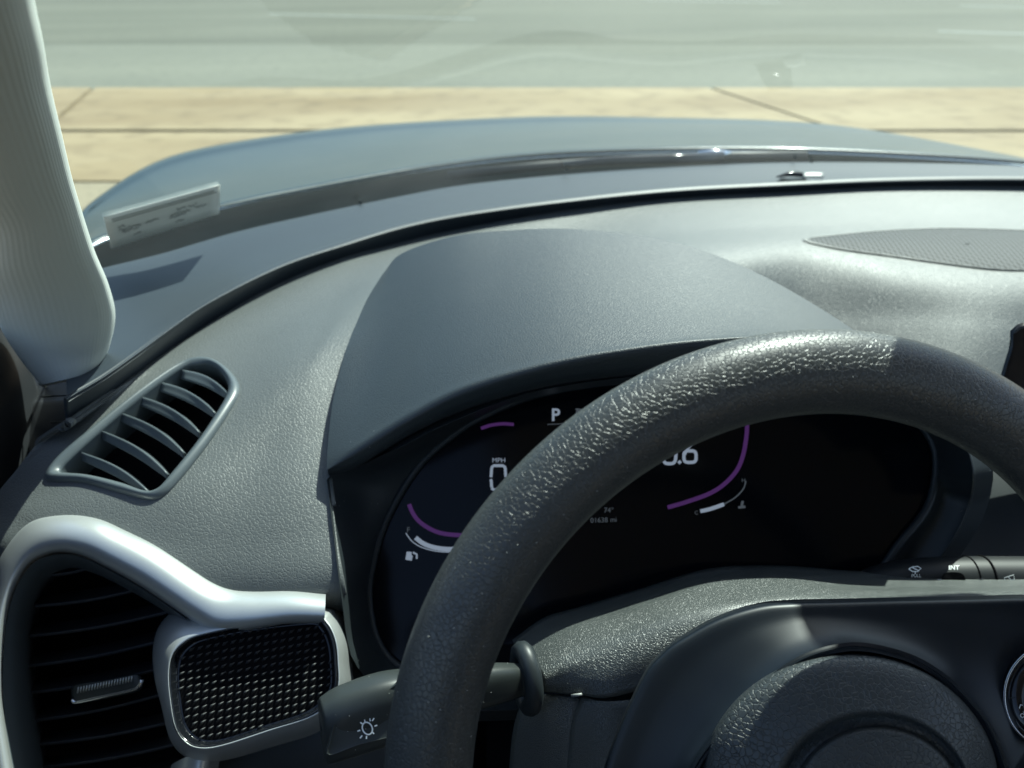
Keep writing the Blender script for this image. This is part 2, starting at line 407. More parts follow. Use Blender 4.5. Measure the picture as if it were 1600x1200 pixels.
box('fender', (1.30, 1.25, .45), (.12, .9, .6), 'paint', car, bevel=.05)
st = thing('driver_seat', (.13, -.45, .39), 'dark cloth seat behind the steering wheel', 'seat')
box('cushion', (.13, -.35, .52), (.5, .5, .16), 'seat_cloth', st, bevel=.05)
box('backrest', (.13, -.68, .88), (.48, .14, .62), 'seat_cloth', st, bevel=.05)

# ------------------------------------------------------------------ windscreen
base_px = [(40, 466), (157, 428), (250, 404), (362, 370), (480, 342), (655, 306), (755, 290), (880, 278), (1050, 266), (1222, 259), (1394, 259), (1600, 265), (1820, 287)]
gb = np.array([Pz(x, y, -.296) for x, y in base_px])
hx = np.linspace(-.12, 1.12, len(gb)); head = np.array([[x, .33 - .30 * abs((x - .5) / .62) ** 2.2 * .42, 1.535 - .03 * abs((x - .5) / .62) ** 2] for x in hx])
ws = thing('windscreen', (.5, 1.1, 1.0), 'large slightly dusty windscreen with a black printed edge along its base', 'windscreen')
gl = loft('glass', [gb + (head - gb) * k + np.array([0, 0, .03]) * math.sin(k * math.pi) for k in np.linspace(0, 1, 7)], 'glass', ws, 5, 4, px=False)
onglass = on(bvh(gl))
loft('black_border', [gb + (head - gb) * k + np.array([0, -.0015, -.0015]) + np.array([0, 0, .03]) * math.sin(k * math.pi) for k in (-.05, -.01, .002, .006)], 'frit', ws, 5, 1, px=False)
# clear specks along the border (mounting dots)
for (x, y, r) in ((562, 314, 3), (885, 262, 3), (1110, 258, 2), (1242, 243, 3), (1268, 250, 2.4)):
    fill('border_dot', np.array([onglass(x + r * math.cos(a), y + .8 * r * math.sin(a), .0025) for a in np.linspace(0, 2 * math.pi, 9)[:-1]]), 'vent_trim', ws)

# sticker on the glass
stk = thing('sticker', onglass(250, 335), 'small pale paper service sticker stuck low on the glass beside the pillar', 'sticker')
C4 = [(160, 336), (342, 286), (341, 331), (172, 385)]
def onstk(x, y, h=0.0): return onglass(x, y, h + .0022)
def q4(u, v):
    a = np.array(C4[0]) * (1 - u) + np.array(C4[1]) * u; b = np.array(C4[3]) * (1 - u) + np.array(C4[2]) * u
    return a * (1 - v) + b * v
rows = [[onstk(*q4(u, v)) for u in np.linspace(0, 1, 11)] for v in np.linspace(0, 1, 5)]
loft('paper', rows, 'paper', stk, 1, 1, px=False, thick=.0006)
ln = [[q4(u, .13) for u in np.linspace(.06, .95, 8)], [q4(u, .20) for u in np.linspace(.06, .97, 8)]]
strokes('printed_line', ln, 1.4, onstk, 'ink', stk, .0004)
wl = []
for v, segs in ((.40, ((.10, .16), (.62, .70), (.72, .80))), (.52, ((.10, .30), (.34, .46), (.56, .74), (.78, .88))), (.60, ((.12, .28), (.55, .70))), (.78, ((.22, .29), (.60, .68)))):
    for u0, u1 in segs:
        k = max(2, int((u1 - u0) * 60))
        for j in range(k):
            a = u0 + (u1 - u0) * j / k
            wl.append(([q4(a, v + rng.uniform(-.05, .02)), q4(a + (u1 - u0) / k * .75, v + rng.uniform(-.02, .06))], 1.6))
strokes('handwriting', wl, 1.6, onstk, 'ink', stk, .0006)

# wiper lying on the cowl
wp = thing('wiper', P(1000, 255, 1.17), 'black wiper resting along the base of the windscreen', 'wiper')
tube('blade', [P(x, y, t) for x, y, t in ((700, 274, 1.16), (850, 259, 1.18), (1000, 249, 1.19), (1150, 244, 1.19), (1260, 243, 1.19))], .007, 'rubber', wp, 8)
tube('arm', [P(x, y, t) for x, y, t in ((880, 258, 1.15), (950, 252, 1.155), (1045, 249, 1.16), (1130, 246, 1.165))], [.005, .007, .008, .009], 'gloss_black', wp, 8)
tube('pivot', [P(1090, 240, 1.17), P(1115, 239, 1.17), P(1142, 240, 1.17)], [.004, .006, .004], 'chrome', wp, 8)

# ------------------------------------------------------------------ dashboard
db = thing('dashboard', (.5, .7, .95), 'charcoal grained dashboard curving under the windscreen', 'dashboard')
LX = [104, 118, 162, 212, 262, 312, 362, 412, 462, 530, 630, 730, 880, 1050, 1222, 1394, 1600, 1800]
lip = list(zip(LX, [622, 613, 587, 552, 515, 480, 452, 427, 406, 384, 354, 334, 314, 297, 288, 281, 279, 284]))
drop = list(zip([x + 4 for x in LX], [662, 652, 624, 590, 550, 516, 485, 457, 432, 407, 380, 355, 332, 312, 302, 293, 293, 299]))
fq = cr([(60, 458), (157, 426), (250, 402), (362, 368), (480, 340), (655, 304), (755, 288), (880, 276), (1050, 264), (1222, 257), (1394, 257), (1600, 263), (1820, 285)], 12)
far = [(x, float(np.interp(x, fq[:, 0], fq[:, 1]))) for x in LX]
def zt(x, y, z): return z / ray(x, y)[2]
fw = [(x, y, zt(x, y, -.285)) for x, y in far]
lp = [(x, y, zt(x, y, -.275)) for x, y in lip]
def off(L, dx, dy, dt): return [(x + dx, y + dy, t + dt) for x, y, t in L]
dp = []
for (x, y), (lx, ly, lt) in zip(drop, lp):
    yv = ((ray(lx, ly) * lt) @ FWD_H); dp.append((x, y, yv / (ray(x, y) @ FWD_H) + .004))
loft('front_panel', [off(fw, 0, -3, .03), fw, mix(fw, lp, .5, .002), mix(fw, lp, .85, .001), off(lp, 0, -4, .006), off(lp, 0, 0, 0), off(lp, 1, 4, .0), mix(lp, dp, .55, .006), off(dp, 0, 2, .016)], 'front_plastic', db, 8, 5, thick=.003)
sn = thing('light_sensor', Pz(1250, 272, -.28), 'small black and white light sensor on the front of the dashboard', 'sensor')
sz = -.2630
loft('housing', [[(1212, 277, zt(1212, 277, -.2710)), (1230, 276, zt(1230, 276, -.2710)), (1252, 276, zt(1252, 276, -.2710)), (1268, 276, zt(1268, 276, -.2710))],
     [(1216, 274, zt(1216, 274, -.2700)), (1232, 269, zt(1232, 269, -.2660)), (1250, 268, zt(1250, 268, -.2660)), (1264, 274, zt(1264, 274, -.2700))],
     [(1222, 272, zt(1222, 272, -.2760)), (1234, 267, zt(1234, 267, -.2710)), (1248, 267, zt(1248, 267, -.2710)), (1260, 272, zt(1260, 272, -.2760))]], 'gloss_black', sn, 5, 4, thick=.001)
loft('lens', [[(1254, 277, zt(1254, 277, -.2700)), (1270, 277, zt(1270, 277, -.2700)), (1288, 277, zt(1288, 277, -.2700))],
     [(1256, 270, zt(1256, 270, -.2660)), (1270, 269, zt(1270, 269, -.2655)), (1286, 270, zt(1286, 270, -.2660))]], 'sensor_white', sn, 4, 3, thick=.001)

dp12 = [dp[i] for i in (0, 1, 4, 7, 9, 10, 12, 13, 14, 15, 16, 17)]
R0 = off(dp12, 0, -6, .02)
R = [R0, dp12,
 [(60, 692, .555), (110, 662, .566), (230, 600, .60), (400, 510, .675), (520, 460, .73), (640, 420, .785), (850, 385, .87), (1050, 360, .90), (1250, 350, .93), (1420, 345, .95), (1600, 345, .95), (1800, 350, .94)],
 [(25, 735, .545), (75, 706, .550), (190, 680, .555), (350, 610, .585), (470, 560, .602), (560, 520, .632), (800, 470, .70), (1050, 430, .78), (1250, 402, .855), (1420, 420, .838), (1600, 428, .83), (1800, 432, .825)],
 [(0, 765, .54), (30, 759, .538), (130, 765, .52), (300, 740, .525), (400, 720, .535), (506, 690, .548), (700, 620, .60), (1050, 560, .74), (1250, 510, .815), (1420, 500, .800), (1570, 510, .785), (1800, 540, .80)],
 [(-25, 800, .535), (4, 796, .528), (60, 820, .508), (200, 840, .50), (350, 840, .502), (512, 820, .508), (700, 750, .54), (1050, 680, .70), (1250, 620, .775), (1420, 600, .763), (1545, 610, .750), (1800, 640, .78)],
 [(-50, 860, .53), (-22, 850, .515), (30, 880, .502), (180, 905, .495), (330, 935, .491), (528, 925, .490), (700, 850, .51), (1050, 800, .64), (1250, 760, .71), (1420, 720, .72), (1530, 720, .71), (1800, 760, .70)],
 [(-60, 920, .535), (-30, 920, .53), (20, 960, .525), (180, 990, .525), (330, 990, .525), (540, 990, .53), (700, 950, .55), (1050, 900, .70), (1250, 860, .71), (1420, 840, .72), (1530, 820, .71), (1800, 860, .70)]]
dem_outer = [(71, 747), (90, 717), (157, 661), (225, 609), (281, 571), (311, 560), (337, 564), (363, 584), (375, 609), (360, 642), (322, 699), (277, 755), (255, 776), (232, 781), (187, 770), (131, 755), (86, 753)]
dem_inner = [(94, 738), (108, 720), (165, 668), (232, 613), (284, 577), (311, 570), (333, 573), (350, 588), (357, 609), (344, 638), (308, 692), (266, 744), (249, 763), (229, 768), (190, 755), (140, 743), (108, 740)]
dem_mid = [((a[0] + b[0]) / 2, (a[1] + b[1]) / 2) for a, b in zip(dem_outer, dem_inner)]
grille_px = [(1253, 376), (1291, 370), (1359, 363), (1428, 359), (1497, 358), (1600, 361), (1720, 368), (1760, 385), (1720, 408), (1660, 422), (1600, 424), (1548, 422), (1480, 414), (1394, 402), (1308, 390)]
pad_full = loft('upper_pad', R, 'pad', None, 14, 12)
onpad = on(bvh(pad_full))
bpy.data.objects.remove(pad_full)
vent_cut = [(-80, 1300), (-80, 940), (0, 925), (60, 868), (110, 856), (200, 900), (300, 960), (540, 955), (560, 1300)]
hood_cut = [(516, 740), (517, 700), (526, 622), (544, 552), (561, 509), (579, 469), (602, 432), (632, 402), (707, 376), (900, 374), (1040, 394), (1170, 440), (1310, 525), (1420, 640), (1400, 720), (900, 660), (640, 720), (536, 760)]
clus_cut = [(519, 744), (560, 730), (640, 690), (830, 640), (1400, 660), (1520, 760), (1500, 1000), (1300, 1100), (540, 1100), (538, 925), (530, 860), (523, 800)]
pad = loft('upper_pad', R, 'pad', db, 30, 22, holes=[dem_mid, vent_cut, clus_cut, hood_cut, [(1430, 640), (1548, 640), (1900, 650), (1900, 1000), (1400, 1000)]])
loft('centre_panel', [[(1400, 660, .72), (1600, 680, .71), (1850, 680, .70)], [(1400, 800, .68), (1600, 800, .67), (1850, 800, .66)], [(1400, 1000, .64), (1600, 1000, .63), (1850, 1000, .62)]], 'satin_black', db, 4, 4, thick=.003)
m = pad.modifiers.new('thickness', 'SOLIDIFY'); m.thickness = .003; m.offset = -1
# dash loudspeaker mesh
sp = thing('dash_speaker', onpad(1480, 390), 'oval fine mesh speaker cover let into the top of the dashboard', 'speaker')
gloop = resample(grille_px, 90)
L0 = np.array([onpad(x, y, .0012) for x, y in gloop]); gc = gloop.mean(0)
L1 = np.array([onpad(*(gc + (q - gc) * .985), .0022) for q in gloop])
rows = [np.array([onpad(*(gc + (q - gc) * k), .0008 + .003 * (1 - k * k)) for q in gloop]) for k in (.97, .8, .6, .4, .2, .02)]
loft('rim', [L0, L1, rows[0]], 'pad', sp, 1, 1, cu=True, px=False)
loft('mesh_cover', rows, 'grille', sp, 1, 3, cu=True, px=False)

# lower fascia behind the wheel, below the pad
loft('lower_fascia', [[(-80, 960, .56), (100, 1000, .56), (300, 1000, .56), (540, 985, .545), (560, 1030, .56)],
                      [(-80, 1150, .56), (100, 1150, .57), (300, 1200, .53), (540, 1140, .525), (640, 1100, .55)],
                      [(-80, 1330, .56), (100, 1330, .57), (300, 1330, .54), (560, 1330, .53), (800, 1330, .54)]], 'satin_black', db, 5, 5, thick=.003,
     holes=[[(-90, 900), (330, 900), (300, 1350), (-90, 1350)]])

# ------------------------------------------------------------------ instrument cluster with its hood
ic = thing('instrument_cluster', P(950, 800, .57), 'black digital instrument cluster under a domed hood behind the wheel', 'instrument cluster')
def ptd(x, y, h): return (x, y, float((onpad(x, y, h) - ORIGIN) @ FWD))
ledge = [(0, 598, 428, .690), (.13, 575, 465, .668), (.28, 557, 505, .634), (.45, 540, 548, .602), (.72, 521, 622, .564), (.93, 512, 700, .5305), (1, 511, 730, .520)]   # left edge, back to front
sil = [(598, 428, .690), (628, 396, .700), (705, 370, .700), (780, 361, .697), (900, 358, .69), (1050, 378, .675), (1180, 425, .65), (1330, 513, .59), (1400, 580, .55), (1440, 660, .535)]
lipr = [(511, 730, .520), (560, 698, .516), (640, 649, .510), (725, 607, .506), (850, 571, .500), (970, 549, .498), (1100, 533, .50), (1230, 530, .502), (1370, 560, .505), (1470, 650, .505)]
under = [(513, 741, .528), (568, 722, .526), (650, 672, .52), (735, 634, .518), (860, 600, .515), (985, 583, .515), (1110, 571, .515), (1240, 571, .516), (1380, 604, .516), (1465, 670, .516)]
bw = [0, .6] + [1] * 8
def mixw(k, dt, lx, ly, lt):       # straight in space between the back edge and the lip, with a little crown
    r = [(a[0] + (b[0] - a[0]) * k, a[1] + (b[1] - a[1]) * k, 1 / ((1 - k) / a[2] + k / b[2]) + dt * c) for a, b, c in zip(sil, lipr, bw)]
    r[0] = (lx, ly, lt); return r
hrows = [mixw(k, -.005 * math.sin(math.pi * k) ** .7 if 0 < k < 1 else 0, x, y, t) for k, x, y, t in ledge]
loft('hood', hrows + [mix(lipr, under, .5, -.004), under, off(under, 0, 8, .03), off(under, 0, 16, .06)], 'hood_plastic', ic, 12, 7)
w_ = [.2, .5, .8] + [1] * 7
loft('hood_rear', [sil, [(x, y + 3 + 11 * k, t + .01 + .05 * k) for (x, y, t), k in zip(sil, w_)], [(x, y + 4 + 26 * k, t + .02 + .08 * k) for (x, y, t), k in zip(sil, w_)]], 'hood_plastic', ic, 8, 5)
loft('hood_side', [[(x, y, t) for k, x, y, t in ledge], [(x + 2, y + 3, t + .012) for k, x, y, t in ledge], [(x + 5, y + 5, t + .04) for k, x, y, t in ledge]], 'hood_plastic', ic, 6, 3)
scr = plane3((600, 900, .575), (1459, 700, .585), (900, 600, .60))
bez = [(578, 940), (584, 880), (605, 812), (650, 735), (700, 687), (760, 649), (850, 615), (1000, 592), (1150, 584), (1300, 596), (1400, 640), (1446, 680), (1459, 725), (1446, 791), (1403, 847), (1340, 920), (1200, 985), (1000, 1040), (800, 1060), (650, 1050), (596, 1010)]
opening = [(534, 940), (524, 860), (515, 780), (514, 742), (560, 728), (620, 700), (700, 660), (830, 612), (1000, 586), (1150, 574), (1310, 580), (1420, 615), (1490, 670), (1520, 730), (1510, 800), (1470, 870), (1400, 960), (1230, 1040), (1000, 1090), (780, 1110), (640, 1100), (556, 1040)]
N = 120
bl = resample(bez, N); ol = resample(opening, N)
Lb = np.array([scr(*q, .004) for q in bl])
def hous(q, dx, dt):
    t = .522
    if 700 < q[1] < 1045:
        k = min(1, max(0, (600 - q[0]) / 50.0)); tp = ptd(min(q[0] - 3, 531), min(q[1], 915), 0)[2] - .0018
        t = tp * k + t * (1 - k)
    if q[0] > 1300 and q[1] > 760: t = .565
    return P(q[0] + dx, q[1], t + dt)
Lo = np.array([hous(q, 3, .002) for q in ol]); Lw = np.array([hous(q, 0, 0) for q in ol])
Lv = np.array([hous(q + (q - ol.mean(0)) * (.0 if q[0] < 620 else .06), 0, .02) for q in ol])
Lm = Lo * .5 + Lb * .5 + (np.array([FWD * .010] * N))
loft('housing', [Lv, Lw, Lo, Lo * .8 + Lb * .2 + FWD * .006, Lm, Lb], 'satin_black', ic, 1, 5, cu=True, px=False)
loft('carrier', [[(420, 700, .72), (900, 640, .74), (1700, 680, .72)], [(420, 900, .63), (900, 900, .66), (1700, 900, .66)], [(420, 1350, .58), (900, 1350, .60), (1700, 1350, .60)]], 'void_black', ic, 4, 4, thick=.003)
tube('bezel', [scr(*q, .004) for q in bl], .0030, 'satin_black', ic, 8, True)
screen = fill('screen', np.array([scr(*q, .001) for q in bl]), 'screen', ic)
def onscr(x, y, h=0.0): return scr(x, y, .0022 + h)
text('gear_letter', 'P', 861, 658, 27, onscr, 'glow_white', screen, bold=.02)
strokes('status_icon', [[(899, 640), (909, 641)], ([(903, 641), (902, 651)], 6), [(912, 640), (921, 639), (918, 650)]], 2.4, onscr, 'glow_dim', screen)
text('unit_text', 'MPH', 769, 723, 10, onscr, 'glow_white', screen, sx=1.05)
strokes('speed_digit', [[(768, 731), (772, 728), (786, 728), (790, 731)], [(768.5, 731), (767.5, 746)], [(767.5, 749), (768.5, 762)], [(789.5, 731), (790.5, 746)], [(790.5, 749), (789.5, 762)], [(768, 763), (772, 765.5), (786, 765.5), (790, 763)]], 4.4, onscr, 'glow_white', screen)
def zero(x, y, w_, h_): return [(x + w_ / 2 * np.sign(math.cos(a)) * abs(math.cos(a)) ** .6, y + h_ / 2 * np.sign(math.sin(a)) * abs(math.sin(a)) ** .6) for a in np.linspace(0, 2 * math.pi, 33)]
strokes('range_digit', [zero(1045, 709, 20, 32)], 5, onscr, 'glow_white', screen)
strokes('range_digit', [([(1059, 721), (1062.5, 724.5)], 5)], 5, onscr, 'glow_white', screen)
strokes('range_digit', [zero(1077, 714, 19, 18), [(1082, 691), (1074, 700), (1068, 711)]], 5, onscr, 'glow_white', screen)
# purple gauge arcs
pl = [(640, 788), (646, 802), (656, 815), (672, 826), (690, 833), (715, 836), (745, 836)]
strokes('gauge_arc', [cr(pl, 5)], 6.5, onscr, 'glow_purple', screen)
strokes('gauge_arc', [cr([(752, 670), (768, 665), (786, 663), (803, 664)], 5)], 5, onscr, 'glow_purple', screen)
strokes('gauge_arc', [cr([(1166, 655), (1165, 680), (1160, 710), (1150, 735), (1130, 757), (1106, 772), (1070, 785), (1042, 793)], 5)], 6.5, onscr, 'glow_purple', screen)
# fuel and temperature scales
strokes('fuel_scale', [(cr([(650, 840), (662, 849), (678, 855), (700, 858), (730, 857)], 4), 7)], 7, onscr, 'glow_white', screen)
strokes('fuel_scale', [(cr([(635, 833), (645, 846), (662, 856), (690, 862), (730, 862)], 4), 1.5)], 1.5, onscr, 'glow_white', screen)
text('fuel_letter', 'F', 636, 832, 12, onscr, 'glow_dim', screen)
strokes('fuel_icon', [([(640, 862), (640, 875)], 8), [(646, 863), (652, 866), (652, 873)], ([(635, 870), (645, 872)], 8)], 3, onscr, 'glow_white', screen)
strokes('temperature_scale', [(cr([(1093, 799), (1110, 795), (1130, 788)], 4), 6)], 6, onscr, 'glow_white', screen)
strokes('temperature_scale', [(cr([(1130, 788), (1148, 777), (1160, 764), (1164, 752)], 4), 2)], 2, onscr, 'glow_dim', screen)
text('temperature_letter', 'C', 1084, 804, 8, onscr, 'glow_dim', screen); text('temperature_letter', 'H', 1157, 754, 9, onscr, 'glow_dim', screen)
strokes('temperature_icon', [([(1159, 783), (1157, 793)], 4), ([(1152, 793), (1163, 792)], 4)], 3, onscr, 'glow_dim', screen)
text('outside_temperature', '74\u00b0', 943, 801, 11, onscr, 'glow_dim', screen)
text('odometer', '01638 mi', 922, 817, 11, onscr, 'glow_dim', screen, rot=-.04)
strokes('status_line', [[(855, 664), (940, 660)]], 1.2, onscr, 'glow_dim', screen)

# ------------------------------------------------------------------ side-window demister vent
dm = thing('side_demister', onpad(225, 670), 'slanted grey side window vent with curved slats on the dashboard corner', 'air vent')
n = plane3((90, 730, .537), (360, 600, .575), (250, 770, .517)).n
Mo, Mi = resample(dem_outer, 110), resample(dem_inner, 110)
So = np.array([onpad(*q) for q in Mo]); Si = np.array([onpad(*q) for q in Mi])
loft('frame', [So - n * .003, So + n * .001, So * .8 + Si * .2 + n * .0035, So * .5 + Si * .5 + n * .0045, So * .2 + Si * .8 + n * .003, Si + n * .0005, Si - n * .004, Si - n * .022 + (Si.mean(0) - Si) * .01], 'vent_trim', dm, 1, 4, cu=True, px=False)
Sd = Si - n * .0215 - (Si.mean(0) - Si) * .06
fill('duct', Sd, 'void_black', dm)
le = [(127, 706), (159, 672), (189, 644), (219, 618), (251, 596), (285, 577)]
ri = [(232, 768), (262, 740), (287, 706), (311, 674), (336, 644), (357, 615)]
sl_n = n * 1.0
for (a, b) in zip(le, ri):
    a, b = np.array(a, float), np.array(b, float); rows = []
    d = (b - a) / np.linalg.norm(b - a); pr = np.array([-d[1], d[0]])      # toward lower left
    if pr[1] < 0: pr = -pr
    for k in np.linspace(0, 1, 13):
        c = a + (b - a) * k - pr * 9 * math.sin(math.pi * k)
        th = 3 + 6 * math.sin(math.pi * min(1, k * .9 + .15)) ** .8
        top = onpad(*c, -.0015); frt = onpad(*(c + pr * th), -.0045)
        rows.append([top - n * .016 - (frt - top) * .2, top - n * .001, top * .85 + frt * .15 + n * .0006, top * .4 + frt * .6, frt, frt - n * .0015, top - n * .014 - (frt - top) * .9])
    loft('slat', np.array(rows).transpose(1, 0, 2), 'vent_trim', dm, 1, 2, px=False, thick=.0008)

# ------------------------------------------------------------------ outer air vent with silver surround
av = thing('air_vent', P(150, 1030, .52), 'large round cornered air vent with dark louvres and silver surround by the door', 'air vent')
SO = [(-45, 1290), (-50, 1130), (-45, 1060), (-35, 980), (-15, 915), (7, 861), (46, 819), (98, 807), (150, 812), (196, 831), (245, 855), (298, 889), (333, 911), (361, 922), (396, 925), (455, 924), (509, 929)]
SI = [(35, 1290), (7, 1130), (2, 1060), (6, 990), (16, 935), (33, 897), (55, 873), (90, 861), (128, 866), (168, 885), (217, 912), (264, 943), (301, 968), (332, 986), (380, 984), (450, 974), (507, 973)]
tt = [.46, .472, .478, .483, .487, .489, .489, .487, .485, .483, .481, .478, .476, .474, .473, .473, .473]
def band(k, dt): return [(a[0] + (b[0] - a[0]) * k, a[1] + (b[1] - a[1]) * k, t + dt + (1 - k) * .009) for a, b, t in zip(SO, SI, tt)]
loft('surround', [band(-.06, .022), band(-.02, .008), band(.06, .002), band(.25, -.003), band(.5, -.005), band(.75, -.004), band(.93, .000), band(1.0, .004), band(1.04, .012), band(1.10, .05)], 'silver', av, 8, 4)
IN = [(30, 1290), (9, 1130), (4, 1060), (8, 990), (18, 937), (35, 900), (57, 876), (92, 866), (128, 870), (168, 889), (217, 916), (264, 947), (292, 968)]
INB = [(78, 1290), (62, 1170), (50, 1090), (46, 1010), (52, 960), (66, 920), (84, 900), (112, 888), (145, 895), (182, 912), (226, 936), (268, 962), (292, 980)]
it = tt[:13]
loft('vent_wall', [[(x, y, t + .006) for (x, y), t in zip(IN, it)], [((x + X) / 2, (y + Y) / 2, t + .02) for (x, y), (X, Y), t in zip(IN, INB, it)], [(x, y, t + .05) for (x, y), t in zip(INB, it)], [(x + 8, y, t + .10) for (x, y), t in zip(INB, it)]], 'vent_trim', av, 5, 4)
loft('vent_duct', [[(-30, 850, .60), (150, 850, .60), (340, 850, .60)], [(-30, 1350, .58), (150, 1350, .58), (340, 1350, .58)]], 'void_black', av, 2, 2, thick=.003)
LV = [((60, 899), (165, 878)), ((55, 946), (228, 917)), ((46, 993), (268, 954)), ((42, 1040), (258, 999)), ((42, 1082), (258, 1042)), ((48, 1126), (268, 1080)), ((56, 1163), (285, 1123)), ((62, 1199), (300, 1156)), ((70, 1236), (300, 1195))]
for a, b in LV:
    rows = []
    for k in np.linspace(0, 1, 9):
        x, y = a[0] + (b[0] - a[0]) * k, a[1] + (b[1] - a[1]) * k + 5 * math.sin(math.pi * k)
        t = .527 + .006 * k
        rows.append([P(x, y - 16, t + .030), P(x, y - 3, t + .004), P(x, y - 1.2, t), P(x, y + 1.2, t), P(x, y + 3.5, t + .004), P(x, y - 8, t + .032)])
    loft('louvre', np.array(rows).transpose(1, 0, 2), 'slat_black', av, 1, 2, px=False)
# slider tab
tab = [(111, 1078), (113, 1072), (124, 1068), (160, 1063), (212, 1053), (220, 1058), (222, 1068), (216, 1080), (160, 1093), (122, 1099), (113, 1096)]
tb = resample(tab, 60); tc_ = tb.mean(0)
def ring(k, t, dy=0.0): return [P(tc_[0] + (q[0] - tc_[0]) * k, tc_[1] + (q[1] - tc_[1]) * k + dy, t) for q in tb]
tabo = loft('slider_tab', [ring(1.0, .532), ring(1.0, .515), ring(.97, .509), ring(.9, .507), ring(.5, .5065), ring(.02, .5065)], 'stalk_plastic', av, 1, 2, cu=True, px=False)
tube('chrome_edge', [P(x, y, .5075) for x, y in resample([(112, 1093), (116, 1097), (126, 1096), (165, 1087), (205, 1078), (217, 1072), (222, 1062)], 30, False)], .0014, 'chrome', tabo, 6)
for k in range(20):
    x = 122 + 4.4 * k; y = 1078 - .92 * k
    tube('grip_ridge', [P(x - .6, y + 4.5, .5063), P(x, y, .5058), P(x + .8, y - 4.5, .5063)], .00055, 'silver', tabo, 5)

# ------------------------------------------------------------------ door speaker pod next to the vent
ds = thing('speaker_pod', P(395, 1070, .47), 'rounded silver speaker pod with a dimpled black grille left of the wheel', 'speaker')
PO = [(505, 945), (530, 960), (546, 1000), (549, 1040), (546, 1092), (502, 1138), (430, 1163), (350, 1186), (303, 1187), (270, 1160), (253, 1102), (243, 1060), (241, 1018), (250, 983), (275, 958), (320, 950), (400, 945)]
PI = [(490, 966), (509, 973), (522, 997), (527, 1032), (525, 1081), (490, 1116), (420, 1140), (350, 1163), (315, 1168), (292, 1160), (275, 1137), (267, 1095), (264, 1056), (269, 1025), (287, 1004), (315, 992), (390, 977)]
pt = .474
def pr_(k, t): return [(a[0] + (b[0] - a[0]) * k, a[1] + (b[1] - a[1]) * k, t - .020 * (a[1] + (b[1] - a[1]) * k - 985) / 165) for a, b in zip(PO, PI)]
loft('pod', [pr_(-.1, .54), pr_(.0, .51), pr_(.15, .493), pr_(.45, .481), pr_(.8, .475), pr_(.97, .4735), pr_(1.03, .476)], 'silver', ds, 5, 4, cu=True)
loft('leg', [[(268, 1195, .50), (276, 1190, .488), (300, 1180, .480), (325, 1183, .482), (343, 1188, .50)], [(240, 1290, .495), (250, 1285, .482), (275, 1280, .474), (305, 1283, .476), (325, 1288, .495)]], 'silver', ds, 5, 3)
gp = plane3((290, 1020, .4725), (510, 985, .4755), (320, 1150, .457))
pil = resample(PI, 100); pc = pil.mean(0)
def pk(k, h): return [gp(*(pc + (q - pc) * k), h) for q in pil]
loft('grille_ring', [pk(1.0, -.002), pk(1.0, .002), pk(.985, .003), pk(.96, .002), pk(.93, -.002), pk(.90, -.0025)], 'gloss_black', ds, 1, 3, cu=True, px=False)
fill('grille_plate', np.array(pk(.95, -.0035)), 'void_black', ds)
# raised nubs joined by slanting ridges, too fine to pick apart
V, fs = [], []
poly = [tuple(pc + (q - pc) * .91) for q in pil]
ux, uy = np.array([13.1, -2.35]), np.array([-.9, 11.9])
for i in range(-14, 15):
    for j in range(-14, 15):
        c = np.array([395., 1068.]) + ux * i + uy * j
        if not inside(poly, c[0], c[1]): continue
        e = np.array([7.6, -5.6]); q = np.array([1.4, 2.0])
        b = len(V)
        for (p_, h) in ((c - e * .55, -.0032), (c - q, -.0026), (c + e * .85, -.0030), (c + q, -.0026), (c - e * .05, -.0004), (c + e * .4, -.0014)):
            V.append(gp(*p_, h))
        fs += [(b, b + 1, b + 4), (b + 1, b + 2, b + 5), (b + 1, b + 5, b + 4), (b + 2, b + 3, b + 5), (b + 3, b + 4, b + 5), (b + 3, b, b + 4)]
nb = meshobj('grille_texture', V, fs, 'nub_black', ds, True, toward=ORIGIN); nb['kind'] = 'stuff'

# ------------------------------------------------------------------ A-pillar trim
pa = thing('pillar_trim', P(110, 590, .57), 'pale grey ribbed windscreen pillar trim at the left edge', 'pillar')
pe = [(30, -90, .20), (45, 0, .235), (60, 67, .265), (72, 133, .30), (90, 207, .34), (107, 277, .385), (123, 330, .425), (143, 393, .47), (165, 447, .515), (175, 495, .548), (166, 545, .572), (153, 574, .580)]
sec = [(-.03, .03), (0, .010), (.06, .001), (.16, -.006), (.35, -.012), (.55, -.014), (.75, -.010), (.92, .001), (1.0, .012), (.98, .04)]
rows = []
for (x, y, t), wm, sl_ in zip(pe, (.056,) * 7 + (.068, .078, .081, .066, .046), (.28,) * 6 + (.26, .2, .14, .12, .12, .25)):
    wv = wm / t * F
    rows.append([(x - wv * k * .97, y + wv * k * sl_, t + dt) for k, dt in sec])
x, y, t = pe[-1]; wv = .046 / t * F
rows.append([(x - 8 - wv * k * .85, y + 12 + wv * k * .16, t + dt + .004) for k, dt in sec])
rows.append([(x - 14 - wv * k * .76, y + 15 + wv * k * .16, t + dt + .03) for k, dt in sec])
loft('trim_cover', rows, 'pillar', pa, 6, 5, thick=.002)

